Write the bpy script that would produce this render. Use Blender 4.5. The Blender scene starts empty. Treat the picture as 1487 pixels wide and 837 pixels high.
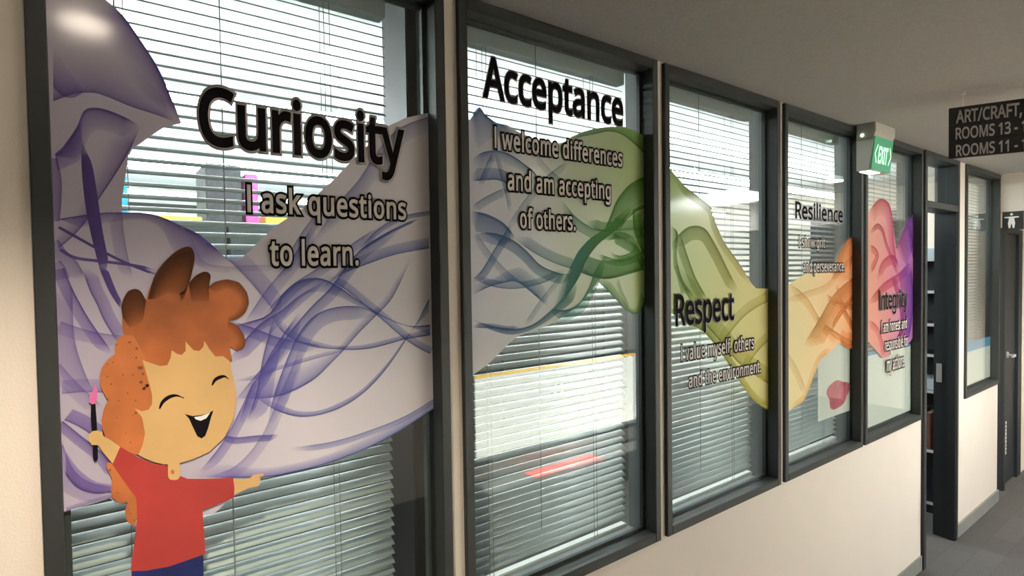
import bpy, bmesh, math, random
from mathutils import Vector, Matrix
from mathutils.geometry import tessellate_polygon
random.seed(7)
S = bpy.context.scene
COL = S.collection

# ------------------------------------------------------------------ camera
FPX, YAW, PITCH, ROLL = 825.36, math.radians(37.19375), math.radians(-1.52204), math.radians(-.827723)
CAM = Vector((0, -1.15, 1.7404))
_f = Vector((math.cos(PITCH)*math.sin(YAW), math.cos(PITCH)*math.cos(YAW), math.sin(PITCH)))
_r = Vector((math.cos(YAW), -math.sin(YAW), 0)); _u = _r.cross(_f)
RT = math.cos(ROLL)*_r + math.sin(ROLL)*_u
UP = -math.sin(ROLL)*_r + math.cos(ROLL)*_u
cd = bpy.data.cameras.new('camera'); cam = bpy.data.objects.new('camera', cd); COL.objects.link(cam)
cd.sensor_width = 36; cd.lens = FPX/1487*36; cd.clip_start = .02
m = Matrix((RT, UP, -_f)).transposed().to_4x4(); m.translation = CAM
cam.matrix_world = m
S.camera = cam

# ------------------------------------------------------------------ exposure, sky, sun
S.view_settings.view_transform = 'Standard'
try: S.view_settings.look = 'None'
except Exception: pass
S.view_settings.gamma = 1; S.view_settings.use_curve_mapping = False
S.view_settings.exposure = 0
S.cycles.transparent_max_bounces = 48
S.cycles.max_bounces = 10
S.cycles.sample_clamp_indirect = 6
W = bpy.data.worlds.new('sky'); S.world = W; W.use_nodes = True
_b = W.node_tree.nodes['Background']; _b.inputs[0].default_value = (.80, .92, 1, 1); _b.inputs[1].default_value = 2.6
sd = bpy.data.lights.new('sun', 'SUN'); sd.energy = 75; sd.angle = .02; sd.color = (1, .96, .9)
so = bpy.data.objects.new('sun', sd); COL.objects.link(so); so.location = (3, -6, 8)
so.rotation_euler = Vector((-.12, .42, -1)).to_track_quat('-Z', 'Y').to_euler()

WARM = (1, .86, .70); WHITE = (.92, .97, 1)
P_DOWN, P_PANEL, E_FILL = 150, 5, 36.0       # corridor downlight W, corridor panel W, emission of the added classroom fill tubes
CZ = 2.405

# ------------------------------------------------------------------ materials
def mat(name, col, rough=.6, metal=0, spec=.5, noise=0, nscale=20, bump=0, bscale=60, coat=0):
    M = bpy.data.materials.new(name); M.use_nodes = True
    nt = M.node_tree; b = nt.nodes['Principled BSDF']
    b.inputs['Base Color'].default_value = (*col, 1); b.inputs['Roughness'].default_value = rough
    b.inputs['Metallic'].default_value = metal; b.inputs['Specular IOR Level'].default_value = spec
    if coat: b.inputs['Coat Weight'].default_value = coat; b.inputs['Coat Roughness'].default_value = .12
    tc = nt.nodes.new('ShaderNodeTexCoord')
    n = nt.nodes.new('ShaderNodeTexNoise'); n.inputs['Scale'].default_value = nscale; n.inputs['Detail'].default_value = 5
    nt.links.new(tc.outputs['Object'], n.inputs['Vector'])
    r = nt.nodes.new('ShaderNodeValToRGB')
    a = max(noise, .015)
    r.color_ramp.elements[0].color = (*[c*(1-a) for c in col], 1); r.color_ramp.elements[1].color = (*[min(1, c*(1+a)) for c in col], 1)
    r.color_ramp.elements[0].position = .3; r.color_ramp.elements[1].position = .7
    nt.links.new(n.outputs['Fac'], r.inputs[0]); nt.links.new(r.outputs[0], b.inputs['Base Color'])
    if bump:
        n2 = nt.nodes.new('ShaderNodeTexNoise'); n2.inputs['Scale'].default_value = bscale; n2.inputs['Detail'].default_value = 3
        nt.links.new(tc.outputs['Object'], n2.inputs['Vector'])
        bp = nt.nodes.new('ShaderNodeBump'); bp.inputs['Strength'].default_value = bump; bp.inputs['Distance'].default_value = .004
        nt.links.new(n2.outputs['Fac'], bp.inputs['Height']); nt.links.new(bp.outputs[0], b.inputs['Normal'])
    return M
def emis(name, col, st):
    M = bpy.data.materials.new(name); M.use_nodes = True; nt = M.node_tree
    b = nt.nodes['Principled BSDF']; b.inputs['Base Color'].default_value = (*col, 1)
    b.inputs['Emission Color'].default_value = (*col, 1); b.inputs['Emission Strength'].default_value = st
    return M
def glass_mat(name, tint, refl=1.0):
    M = bpy.data.materials.new(name); M.use_nodes = True; nt = M.node_tree; nt.nodes.clear(); L = nt.links.new
    out = nt.nodes.new('ShaderNodeOutputMaterial'); mx = nt.nodes.new('ShaderNodeMixShader')
    t = nt.nodes.new('ShaderNodeBsdfTransparent'); t.inputs[0].default_value = (*tint, 1)
    g = nt.nodes.new('ShaderNodeBsdfGlossy'); g.inputs['Roughness'].default_value = .012; g.inputs[0].default_value = (1, 1, 1, 1)
    lw = nt.nodes.new('ShaderNodeLayerWeight'); lw.inputs[0].default_value = .5
    p = nt.nodes.new('ShaderNodeMath'); p.operation = 'POWER'; p.inputs[1].default_value = 4.2
    a = nt.nodes.new('ShaderNodeMath'); a.operation = 'MULTIPLY_ADD'; a.inputs[1].default_value = .9*refl; a.inputs[2].default_value = .045*refl
    L(lw.outputs['Facing'], p.inputs[0]); L(p.outputs[0], a.inputs[0]); L(a.outputs[0], mx.inputs[0])
    L(t.outputs[0], mx.inputs[1]); L(g.outputs[0], mx.inputs[2]); L(mx.outputs[0], out.inputs[0])
    return M
def ramp_nodes(nt, stops, x0, x1):
    g = nt.nodes.new('ShaderNodeNewGeometry'); sx = nt.nodes.new('ShaderNodeSeparateXYZ')
    mr = nt.nodes.new('ShaderNodeMapRange'); mr.inputs[1].default_value = x0; mr.inputs[2].default_value = x1
    nt.links.new(g.outputs['Position'], sx.inputs[0]); nt.links.new(sx.outputs[0], mr.inputs[0])
    r = nt.nodes.new('ShaderNodeValToRGB'); e = r.color_ramp.elements
    for i, (x, c) in enumerate(stops):
        p = (x-x0)/(x1-x0)
        k = e[i] if i < 2 else e.new(p)
        k.position = p; k.color = (*c, 1)
    nt.links.new(mr.outputs[0], r.inputs[0]); return r
BASE = [(-.06, (.43, .385, .47)), (.16, (.50, .46, .54)), (.36, (.72, .69, .75)), (.69, (.76, .73, .76)), (.73, (.66, .66, .73)), (1.0, (.64, .68, .66)), (1.12, (.48, .56, .40)), (1.44, (.35, .47, .15)),
        (1.52, (.33, .47, .17)), (1.75, (.50, .58, .20)), (2.0, (.68, .65, .24)), (2.2, (.75, .68, .27)), (2.3, (.85, .76, .38)), (2.6, (.86, .66, .33)), (2.95, (.80, .38, .17)), (3.05, (.70, .33, .20)), (3.4, (.56, .20, .22)), (3.7, (.38, .14, .36))]
INK = [(-.06, (.20, .12, .44)), (.22, (.17, .12, .52)), (.40, (.11, .15, .56)), (.70, (.08, .17, .56)), (.74, (.09, .18, .50)), (.95, (.12, .27, .48)), (1.10, (.08, .34, .30)), (1.25, (.10, .36, .06)), (1.46, (.15, .40, .05)),
       (1.56, (.14, .36, .06)), (1.85, (.42, .46, .06)), (2.2, (.66, .55, .07)), (2.4, (.84, .52, .14)), (2.95, (.78, .22, .05)), (3.1, (.74, .16, .09)), (3.45, (.58, .05, .15)), (3.7, (.18, .045, .36))]
def print_mat():
    M = mat('printed_vinyl', (.6, .6, .6), .42, 0, .5); nt = M.node_tree
    r = ramp_nodes(nt, BASE, -.06, 3.8); nt.links.new(r.outputs[0], nt.nodes['Principled BSDF'].inputs['Base Color'])
    b = nt.nodes['Principled BSDF']; b.inputs['Coat Weight'].default_value = .8; b.inputs['Coat Roughness'].default_value = .13
    return M
def ink_mat():
    M = bpy.data.materials.new('printed_ribbon_ink'); M.use_nodes = True; nt = M.node_tree; L = nt.links.new
    b = nt.nodes['Principled BSDF']; b.inputs['Roughness'].default_value = .6; b.inputs['Specular IOR Level'].default_value = .15
    r = ramp_nodes(nt, INK, -.06, 3.8); L(r.outputs[0], b.inputs['Base Color'])
    at = nt.nodes.new('ShaderNodeAttribute'); at.attribute_name = 'ink'
    dk = nt.nodes.new('ShaderNodeMapRange'); dk.inputs[1].default_value = .35; dk.inputs[2].default_value = 1; dk.inputs[3].default_value = 1; dk.inputs[4].default_value = .28
    L(at.outputs['Fac'], dk.inputs[0])
    mu = nt.nodes.new('ShaderNodeMix'); mu.data_type = 'RGBA'; mu.blend_type = 'MULTIPLY'; mu.inputs[0].default_value = 1
    L(r.outputs[0], mu.inputs[6]); L(dk.outputs[0], mu.inputs[7]); L(mu.outputs[2], b.inputs['Base Color'])
    t = nt.nodes.new('ShaderNodeBsdfTransparent'); mx = nt.nodes.new('ShaderNodeMixShader')
    L(at.outputs['Fac'], mx.inputs[0]); L(t.outputs[0], mx.inputs[1]); L(b.outputs[0], mx.inputs[2])
    L(mx.outputs[0], nt.nodes['Material Output'].inputs[0]); return M
def tip_mat():
    M = ink_mat(); M.name = 'painted_brown_tips'; nt = M.node_tree
    for l in list(nt.links):
        if l.to_socket.name == 'Base Color': nt.links.remove(l)
    nt.nodes['Principled BSDF'].inputs['Base Color'].default_value = (.075, .028, .012, 1); return M
M = dict(
    wall=mat('cream_wall_paint', (.80, .72, .62), .55, noise=.02, nscale=3, bump=.15, bscale=250),
    wall2=mat('classroom_wall_paint', (.55, .56, .53), .7, noise=.03),
    ceil=mat('textured_ceiling_paint', (.40, .38, .35), .9, noise=.05, nscale=90, bump=.6, bscale=220),
    ceil2=mat('white_ceiling_tile', (.86, .88, .88), .9, noise=.02),
    frame=mat('charcoal_powder_coat', (.036, .040, .037), .5, 0, .35, noise=.06, nscale=40),
    door=mat('charcoal_door_paint', (.030, .035, .037), .5, 0, .3, noise=.05),
    base=mat('grey_vinyl_skirting', (.22, .22, .20), .6, noise=.05),
    slat=mat('pale_aluminium_slat', (.39, .435, .42), .35, 0, .5, noise=.02),
    liner=mat('mid_grey_reveal_paint', (.13, .14, .135), .6, noise=.04),
    rail=mat('blind_rail_enamel', (.42, .45, .44), .4),
    railw=mat('pale_bottom_rail', (.75, .77, .74), .4),
    cord=mat('grey_blind_cord', (.25, .25, .24), .8),
    glass=glass_mat('window_glass', (.95, .98, .965)),
    vinyl=print_mat(), ink=ink_mat(), tips=tip_mat(),
    black=mat('black_vinyl', (.010, .008, .010), .8, 0, .05), cream=mat('cream_vinyl', (.74, .68, .62), .45, coat=.3),
    pale=mat('pale_vinyl_outline', (.62, .58, .57), .45, coat=.3),
    hair=mat('orange_brown_hair_print', (.40, .115, .032), .45, noise=.42, nscale=7, coat=.3),
    curl=mat('orange_curl_print', (.50, .155, .045), .45, noise=.22, nscale=12, coat=.3),
    spot=mat('brown_spot_print', (.20, .065, .025), .5),
    skin=mat('golden_skin_print', (.66, .42, .17), .45, noise=.16, nscale=5, coat=.3),
    shirt=mat('red_shirt_print', (.41, .043, .036), .45, noise=.14, nscale=8, coat=.3),
    navy=mat('navy_trouser_print', (.012, .02, .11), .5, noise=.2), bristle=mat('pink_bristle_print', (.72, .16, .38), .5, noise=.1),
    white=mat('white_print', (.85, .83, .80), .5), paper=mat('white_paper', (.80, .80, .74), .8, noise=.02),
    pinkp=mat('pink_paint', (.50, .10, .15), .8, noise=.25, nscale=25), bluep=mat('blue_card', (.09, .30, .52), .7, noise=.05),
    signb=mat('dark_brown_sign_board', (.022, .019, .017), .55, noise=.1), signt=mat('silver_sign_lettering', (.86, .84, .80), .6),
    exitb=mat('cream_exit_housing', (.50, .48, .42), .5, noise=.03), exitg=emis('green_exit_panel', (.03, .26, .13), .42),
    exitw=emis('lit_exit_lettering', (.62, .95, .70), .75), led=emis('green_white_led', (.7, 1, .8), 4.0), exitd=emis('lit_exit_diffuser', (.85, 1, .9), 1.2),
    steel=mat('brushed_steel', (.62, .62, .60), .38, .35), lens=emis('warm_lamp_lens', WARM, 40), panel=emis('white_light_panel', WHITE, 24),
    fill_tube=emis('white_fill_tube', (.92, .98, 1), E_FILL), trimw=mat('white_metal_trim', (.75, .74, .70), .4),
    shelf=mat('black_bookcase_board', (.016, .016, .018), .5), edge=mat('grey_shelf_edging', (.52, .52, .50), .5), boxb=mat('pale_blue_box', (.50, .60, .64), .6),
    book=mat('dark_red_book', (.14, .045, .03), .6, noise=.2), pages=mat('book_pages', (.7, .66, .56), .8), cup=mat('dark_grey_cupboard', (.045, .055, .055), .5, noise=.06),
    yellow=mat('yellow_card', (.80, .62, .10), .6), grey=mat('grey_woven_box', (.07, .07, .075), .8, noise=.3, nscale=60), magenta=mat('magenta_book', (.65, .12, .42), .6),
    sky=mat('bright_blue_box', (.03, .33, .68), .5), concrete=mat('pale_concrete', (.72, .70, .66), .9, noise=.08), gold=mat('yellow_translucent_film', (.80, .60, .12), .5),
    red=mat('red_floor_mat', (.60, .05, .035), .8, noise=.1, bump=.2), bluelit=mat('painted_blue_light', (.07, .22, .55), .5))
_nt = M['gold'].node_tree; _tl = _nt.nodes.new('ShaderNodeBsdfTranslucent'); _tl.inputs[0].default_value = (.80, .60, .12, 1)
_nt.links.new(_tl.outputs[0], _nt.nodes['Material Output'].inputs[0])
def carpet():
    K = mat('grey_patterned_carpet', (.11, .105, .098), .95, noise=.12, nscale=3, bump=.7, bscale=400); nt = K.node_tree; L = nt.links.new
    b = nt.nodes['Principled BSDF']; tc = nt.nodes['Texture Coordinate']
    mp = nt.nodes.new('ShaderNodeMapping'); mp.inputs['Rotation'].default_value = (0, 0, .78); L(tc.outputs['Object'], mp.inputs[0])
    wv = nt.nodes.new('ShaderNodeTexWave'); wv.inputs['Scale'].default_value = 28; wv.inputs['Distortion'].default_value = 2.5; L(mp.outputs[0], wv.inputs[0])
    br = nt.nodes.new('ShaderNodeTexBrick'); br.offset = .5; br.inputs['Scale'].default_value = 2; br.inputs['Mortar Size'].default_value = .004
    br.inputs['Color1'].default_value = (.108, .103, .096, 1); br.inputs['Color2'].default_value = (.092, .088, .083, 1); br.inputs['Mortar'].default_value = (.08, .076, .072, 1)
    L(tc.outputs['Object'], br.inputs[0])
    mx = nt.nodes.new('ShaderNodeMix'); mx.data_type = 'RGBA'; mx.blend_type = 'MULTIPLY'; mx.inputs[0].default_value = .45
    L(br.outputs[0], mx.inputs[6]); L(wv.outputs[0], mx.inputs[7]); L(mx.outputs[2], b.inputs['Base Color']); return K
M['carpet'] = carpet()

# ------------------------------------------------------------------ builders
def link(name, me, m=None, parent=None):
    o = bpy.data.objects.new(name, me); COL.objects.link(o)
    if m is not None: me.materials.append(m if not isinstance(m, str) else M[m])
    if parent is not None: o.parent = parent
    return o
def obj(name, bm, m, parent=None, bevel=0, smooth=False):
    me = bpy.data.meshes.new(name)
    if bevel: bmesh.ops.bevel(bm, geom=list(bm.edges), offset=bevel, segments=2, affect='EDGES', clamp_overlap=True)
    bmesh.ops.recalc_face_normals(bm, faces=bm.faces)
    bm.to_mesh(me); bm.free()
    if smooth:
        for p in me.polygons: p.use_smooth = True
    return link(name, me, m, parent)
def bx(bm, x0, x1, y0, y1, z0, z1):
    vs = [bm.verts.new((x, y, z)) for z in (z0, z1) for y in (y0, y1) for x in (x0, x1)]
    for f in ((0, 2, 3, 1), (4, 5, 7, 6), (0, 1, 5, 4), (2, 6, 7, 3), (0, 4, 6, 2), (1, 3, 7, 5)): bm.faces.new([vs[i] for i in f])
def box(name, m, b, parent=None, bevel=0):
    bm = bmesh.new(); bx(bm, *b); return obj(name, bm, m, parent, bevel)
def cyl(bm, p, r, h, axis='Z', n=24, r2=None):
    R = {'Z': Matrix(), 'Y': Matrix.Rotation(math.pi/2, 4, 'X'), 'X': Matrix.Rotation(math.pi/2, 4, 'Y')}[axis]
    bmesh.ops.create_cone(bm, cap_ends=True, segments=n, radius1=r, radius2=r if r2 is None else r2, depth=h, matrix=Matrix.Translation(p) @ R)
def tag(o, label, cat, group=None):
    o['label'] = label; o['category'] = cat
    if group: o['group'] = group
    return o
def thing(name, label, cat, loc=(0, 0, 0), group=None):
    o = bpy.data.objects.new(name, None); COL.objects.link(o); o.location = loc; o.empty_display_size = .1
    return tag(o, label, cat, group)
def st(o): o['kind'] = 'structure'; return o
def adopt(root, *objs):                       # parent parts built in world coordinates
    for o in objs:
        o.parent = root; o.matrix_parent_inverse = Matrix.Translation(-root.location)

# ------------------------------------------------------------------ room shell
XS = [(-.0575, .6877), (.7257, 1.4594), (1.4927, 2.2126), (2.2471, 2.9866), (3.0142, 3.7789), (4.5644, 5.35)]
ZB, ZT = .8765, 2.400
WF, WB = .012, .130                           # faces of the glazed partition
bm = bmesh.new()
edges = [-3.2] + [v for w in XS[:5] for v in w]
for a, b in zip(edges[0::2], [w[0] for w in XS[:5]]): bx(bm, a, b, WF, WB, ZB, CZ)
bx(bm, 3.7789, 3.80, WF, WB, ZB, CZ); bx(bm, -3.2, 3.80, WF, WB, 0, ZB)
for a, b in XS[:5]: bx(bm, a, b, WF, WB, ZT, CZ)
bx(bm, 3.80, 4.409, WF, WB, ZT, CZ)
bx(bm, 4.409, 4.5644, WF, WB, 0, CZ); bx(bm, 4.5644, 5.36, WF, WB, 0, ZB); bx(bm, 4.5644, 5.35, WF, WB, ZT, CZ); bx(bm, 5.35, 5.36, WF, WB, ZB, CZ)
st(obj('wall_left', bm, 'wall'))
st(box('floor', 'carpet', (-3.2, 8.0, -2.7, 6.2, -.1, 0)))
st(box('ceiling', 'ceil', (-3.2, 8.0, -2.7, WB, CZ, CZ+.1)))
bm = bmesh.new(); bx(bm, -3.2, 2.55, -2.8, -2.7, 0, CZ); bx(bm, 4.75, 8.0, -2.8, -2.7, 0, CZ); bx(bm, 2.55, 4.75, -2.8, -2.7, .93, CZ); bx(bm, 2.55, 4.75, -2.8, -2.7, 0, .12)
st(obj('wall_right', bm, 'wall'))
st(box('wall_front', 'wall', (-3.3, -3.2, -2.8, 6.2, 0, 2.8)))
st(box('wall_end', 'wall', (8.0, 8.1, -2.8, 6.2, 0, 2.8)))
bm = bmesh.new(); bx(bm, 5.36, 5.56, -2.7, .09, 2.133, CZ); st(obj('trim_1', bm, 'wall')); bpy.data.objects['trim_1']['label'] = 'cream bulkhead across the corridor end'
# skirting
bm = bmesh.new(); bx(bm, -3.2, 3.80, .003, WF, 0, .085); st(obj('baseboard_left', bm, 'base', bevel=.002))
bm = bmesh.new(); bx(bm, 4.409, 5.365, .0, WF, 0, .085); st(obj('baseboard_end', bm, 'base', bevel=.002))
# alcove beyond the last window, with the second door
bm = bmesh.new(); bx(bm, 5.36, 5.62, .09, .15, 0, CZ); bx(bm, 6.20, 8.0, .05, .15, 0, CZ); bx(bm, 5.62, 6.20, .06, .15, 2.03, CZ)
st(obj('wall_alcove', bm, 'wall'))
# classroom behind the glass
st(box('ceiling_classroom', 'ceil2', (-3.2, 8.0, .076, 6.2, 2.72, 2.8)))
bm = bmesh.new(); bx(bm, -3.2, 8.0, WF+.002, WB, CZ+.1, 2.72); st(obj('wall_above', bm, 'wall2'))
bm = bmesh.new()
bx(bm, -3.2, 8.0, 6.1, 6.2, 0, 1.1); bx(bm, -3.2, 8.0, 6.1, 6.2, 2.55, 2.72)
for x in (-3.2, -.55, 2.1, 4.75, 7.4): bx(bm, x, x+.6 if x > 7 else x+.25, 6.1, 6.2, 1.1, 2.55)
st(obj('wall_classroom', bm, 'wall2'))
def window(n, x0, x1, y0, y1, z0, z1, w=.025, gy=None, m='frame', bead=True, label=None):
    r = bpy.data.objects.new('window_%d' % n, None); COL.objects.link(r); st(r); r.location = (x0, y0, z0)
    bm = bmesh.new()
    for b in ((x0, x0+w, y0, y1, z0, z1), (x1-w, x1, y0, y1, z0, z1), (x0+w, x1-w, y0, y1, z0, z0+w+.004), (x0+w, x1-w, y0, y1, z1-w-.004, z1)): bx(bm, *b)
    fr = obj('frame', bm, m, bevel=.0015)
    g = gy if gy else (y0+y1)/2
    parts = [fr]
    if bead:
        bm = bmesh.new(); e = .009; a0, a1, c0, c1 = x0+w, x1-w, z0+w+.004, z1-w-.004
        for b in ((a0, a0+e, g+.004, g+.016, c0, c1), (a1-e, a1, g+.004, g+.016, c0, c1), (a0+e, a1-e, g+.004, g+.016, c0, c0+e), (a0+e, a1-e, g+.004, g+.016, c1-e, c1)): bx(bm, *b)
        parts.append(obj('glazing_bead', bm, m))
        if n < 7:
            bm = bmesh.new(); q = .005
            for b in ((x0, x0+q, y1, .131, z0, z1), (x1-q, x1, y1, .131, z0, z1), (x0+q, x1-q, y1, .131, z0, z0+q), (x0+q, x1-q, y1, .131, z1-q, z1)): bx(bm, *b)
            parts.append(obj('reveal_liner', bm, 'liner'))
    parts.append(box('pane', 'glass', (x0+w, x1-w, g-.003, g+.003, z0+w+.004, z1-w-.004)))
    adopt(r, *parts); return r
GY = .043; GF = .0399                        # glass centre and its corridor face
for i, (a, b) in enumerate(XS): window(i+1, a, b, 0, .067, ZB, ZT, gy=GY)
k = 8
for x in (-2.95, -.3, 2.35, 5.0): window(k, x, x+2.4, 6.09, 6.17, 1.1, 2.55, .05, m='frame', bead=False); k += 1
st(box('trim_3', 'shelf', (.655, .74, .131, .27, 0, 2.715), bevel=.003))
# opposite low window (what the second pane reflects)
window(12, 2.55, 4.75, -2.79, -2.70, .12, .93, .035, m='frame', bead=False)
yb = box('top_band', 'gold', (2.59, 4.71, -2.78, -2.777, .845, .892)); adopt(bpy.data.objects['window_12'], yb)
st(box('ground', 'concrete', (-8, 16, -14, -2.8, -.2, -.1)))

# doorway with transom
r = bpy.data.objects.new('door_1', None); COL.objects.link(r); st(r); r.location = (3.8, 0, 0)
bm = bmesh.new()
bx(bm, 3.80, 3.838, -.004, .12, 0, ZT); bx(bm, 4.372, 4.409, -.004, .12, 0, ZT); bx(bm, 3.838, 4.372, -.004, .12, 2.081, 2.118); bx(bm, 3.838, 4.372, -.004, .12, ZT-.03, ZT)
bx(bm, 4.358, 4.372, .0, .045, 0, 2.081)     # door stop
fr = obj('frame', bm, 'door', bevel=.0015)
pn = box('pane', 'glass', (3.838, 4.372, .05, .056, 2.118, ZT-.03))
bm = bmesh.new(); bx(bm, 4.367, 4.3725, .075, .105, 1.0, 1.12); bx(bm, 4.3655, 4.368, .083, .097, 1.03, 1.055); bx(bm, 4.3655, 4.368, .083, .097, 1.07, 1.095); sp = obj('strike_plate', bm, 'steel', bevel=.0008)
bm = bmesh.new(); bx(bm, 3.80, 3.838, .125, .63, .006, 2.075); lf = obj('leaf', bm, 'door', bevel=.002)
bm = bmesh.new(); cyl(bm, (3.848, .57, 1.03), .024, .02, 'X'); cyl(bm, (3.868, .57, 1.03), .009, .05, 'X'); bx(bm, 3.885, 3.9, .45, .58, 1.02, 1.04); hd = obj('handle', bm, 'steel', bevel=.001)
adopt(r, fr, pn, sp, lf); adopt(lf, hd)
r = bpy.data.objects.new('door_2', None); COL.objects.link(r); st(r); r.location = (5.62, .03, 0)
bm = bmesh.new(); bx(bm, 5.62, 5.67, .03, .15, 0, 2.03); bx(bm, 6.08, 6.20, .04, .15, 0, 2.03); bx(bm, 5.67, 6.08, .03, .15, 1.99, 2.03)
fr = obj('frame', bm, 'door', bevel=.002)
lf = box('leaf', 'door', (5.67, 6.08, .06, .10, .005, 1.99), bevel=.002)
ed = box('blue_light_strip', 'bluelit', (5.672, 5.735, .054, .0605, .01, 1.985))  # blue light on the reveal, put into the colour of a strip
bm = bmesh.new(); cyl(bm, (5.80, .052, 1.038), .026, .016, 'Y'); cyl(bm, (5.80, .03, 1.038), .009, .05, 'Y'); bx(bm, 5.72, 5.81, -.002, .012, 1.028, 1.048); hd = obj('handle', bm, 'steel', bevel=.001)
bm = bmesh.new()
for q in range(9): bx(bm, 5.685, 5.80, .05, .06, .25+q*.03, .27+q*.03)
vg = obj('vent_grille', bm, 'trimw')
adopt(r, fr, lf); adopt(lf, ed, hd, vg)

# ------------------------------------------------------------------ venetian blinds
BLX = [(-.045, .580), (.740, 1.398), (1.507, 2.155), (2.262, 2.917), (3.03, 3.705), (4.58, 5.296)]
ORD = ['behind the boy and Curiosity window', 'behind the Acceptance window', 'behind the Respect window', 'behind the Resilience window', 'behind the Integrity window', 'behind the plain window past the doorway']
def blind(i):
    x0, x1 = BLX[i]; y = .102; z1 = 2.385; z0 = .905
    r = thing('venetian_blind', 'pale aluminium venetian blind '+ORD[i], 'blind', (x0, y, z0), 'venetian blinds behind the corridor glass')
    hr = box('headrail', 'rail', (x0, x1, y-.018, y+.018, z1-.05, z1), bevel=.002)
    bm = bmesh.new(); z = z1-.066; tilt = math.radians(27); n = 0
    while z > z0+.03:
        prof = []
        for t in range(6):
            u = -.0125+.025*t/5; h = .0016*(1-(u/.0125)**2)
            prof.append((y+u*math.cos(tilt)-h*math.sin(tilt), z+u*math.sin(tilt)+h*math.cos(tilt)))
        sag = random.uniform(-.0007, .0007)
        v = [[bm.verts.new((xx, p[0], p[1]+(sag if c else 0))) for p in prof] for c, xx in enumerate((x0, x1))]
        for t in range(5): bm.faces.new((v[0][t], v[0][t+1], v[1][t+1], v[1][t]))
        z -= .0225
    sl = obj('slats', bm, 'slat', smooth=True)
    md = sl.modifiers.new('thickness', 'SOLIDIFY'); md.thickness = .0006
    br = box('bottom_rail', 'railw', (x0, x1, y-.013, y+.013, z0, z0+.014), bevel=.003)
    parts = [hr, sl, br]
    wd = x1-x0
    for f in (.17, .77):
        bm = bmesh.new()
        for dy in (-.0135, .0135): cyl(bm, (x0+wd*f, y+dy, (z0+z1)/2), .0008, z1-z0-.02, n=6)
        cyl(bm, (x0+wd*f+.012, y-.0145, (z0+z1)/2), .0008, z1-z0-.02, n=6)
        parts.append(obj('ladder_cord', bm, 'cord'))
    bm = bmesh.new(); cyl(bm, (x0+wd*.44, y-.019, (z0+z1)/2+.05), .0012, z1-z0-.1, n=6); parts.append(obj('pull_cord', bm, 'cord'))
    adopt(r, *parts)
for i in range(6): blind(i)

# ------------------------------------------------------------------ graphics on the glass: outlines measured on the pane
CR = dict(A=(80, 0, 3.804), B=(80, 180, 3.804), C=(320, 330, 2.99), D=(680, 150, 4.404), E=(680, 320, 3.4885), F=(80, 400, 3.804), G=(0, 400, 1.915), H=(300, 400, 1.915),
          I=(300, 0, 1.9925), J=(1130, 390, 2.7), K=(1130, 150, 3.35), L=(950, 400, 2.094), M=(950, 80, 2.4625), N=(100, 560, 3.02), O=(100, 340, 3.487), P=(0, 0, 1))
def plane(px, py, pt, nrm):
    d = _f + RT*((px-743.5)/FPX) - UP*((py-418.5)/FPX)
    return CAM + d*((Vector(pt)-CAM).dot(nrm)/d.dot(nrm))
NY = Vector((0, 1, 0))
def g2(px, py): v = plane(px, py, (0, GF, 0), NY); return (v.x, v.z)
def T(c, *pts):
    ox, oy, s = CR[c]; return [g2(ox+x/s, oy+y/s) for x, y in pts]
def smooth(p, n=6, closed=False):
    out = []; L = len(p)
    for i in range(L if closed else L-1):
        a, b, c, d = (p[(i-1) % L], p[i], p[(i+1) % L], p[(i+2) % L]) if closed else (p[max(i-1, 0)], p[i], p[i+1], p[min(i+2, L-1)])
        for k in range(n):
            t = k/n
            out.append(tuple(.5*((2*b[j])+(-a[j]+c[j])*t+(2*a[j]-5*b[j]+4*c[j]-d[j])*t*t+(-a[j]+3*b[j]-3*c[j]+d[j])*t**3) for j in (0, 1)))
    if not closed: out.append(p[-1])
    return out
def resample(p, n):
    L = [0]
    for a, b in zip(p, p[1:]): L.append(L[-1]+math.hypot(b[0]-a[0], b[1]-a[1]))
    out = []; j = 0
    for i in range(n):
        s = L[-1]*i/(n-1)
        while j < len(p)-2 and L[j+1] < s: j += 1
        t = (s-L[j])/max(L[j+1]-L[j], 1e-9); t = min(max(t, 0), 1)
        out.append((p[j][0]+(p[j+1][0]-p[j][0])*t, p[j][1]+(p[j+1][1]-p[j][1])*t))
    return out
def clip(bm, w):
    x0, x1 = XS[w][0]+.0255, XS[w][1]-.0255; z0, z1 = ZB+.03, ZT-.03
    for co, no in (((x0, 0, 0), (-1, 0, 0)), ((x1, 0, 0), (1, 0, 0)), ((0, 0, z0), (0, 0, -1)), ((0, 0, z1), (0, 0, 1))):
        bmesh.ops.bisect_plane(bm, geom=list(bm.verts)+list(bm.edges)+list(bm.faces), plane_co=co, plane_no=no, clear_outer=True)
STEP = .00006
def fix_mesh(name, bm, m, parent):
    for f in bm.faces:
        f.normal_update()
        if f.normal.y > 0: f.normal_flip()
    me = bpy.data.meshes.new(name); bm.to_mesh(me); bm.free()
    o = link(name, me, m); adopt(parent, o); return o
def patch(name, pts, m, w, layer, parent):
    bm = bmesh.new(); y = GF-layer*STEP
    vs = [bm.verts.new((x, y, z)) for x, z in pts]
    for t in tessellate_polygon([[Vector((x, z, 0)) for x, z in pts]]):
        try: bm.faces.new([vs[i] for i in t])
        except ValueError: pass
    clip(bm, w); return fix_mesh(name, bm, m, parent)
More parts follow.
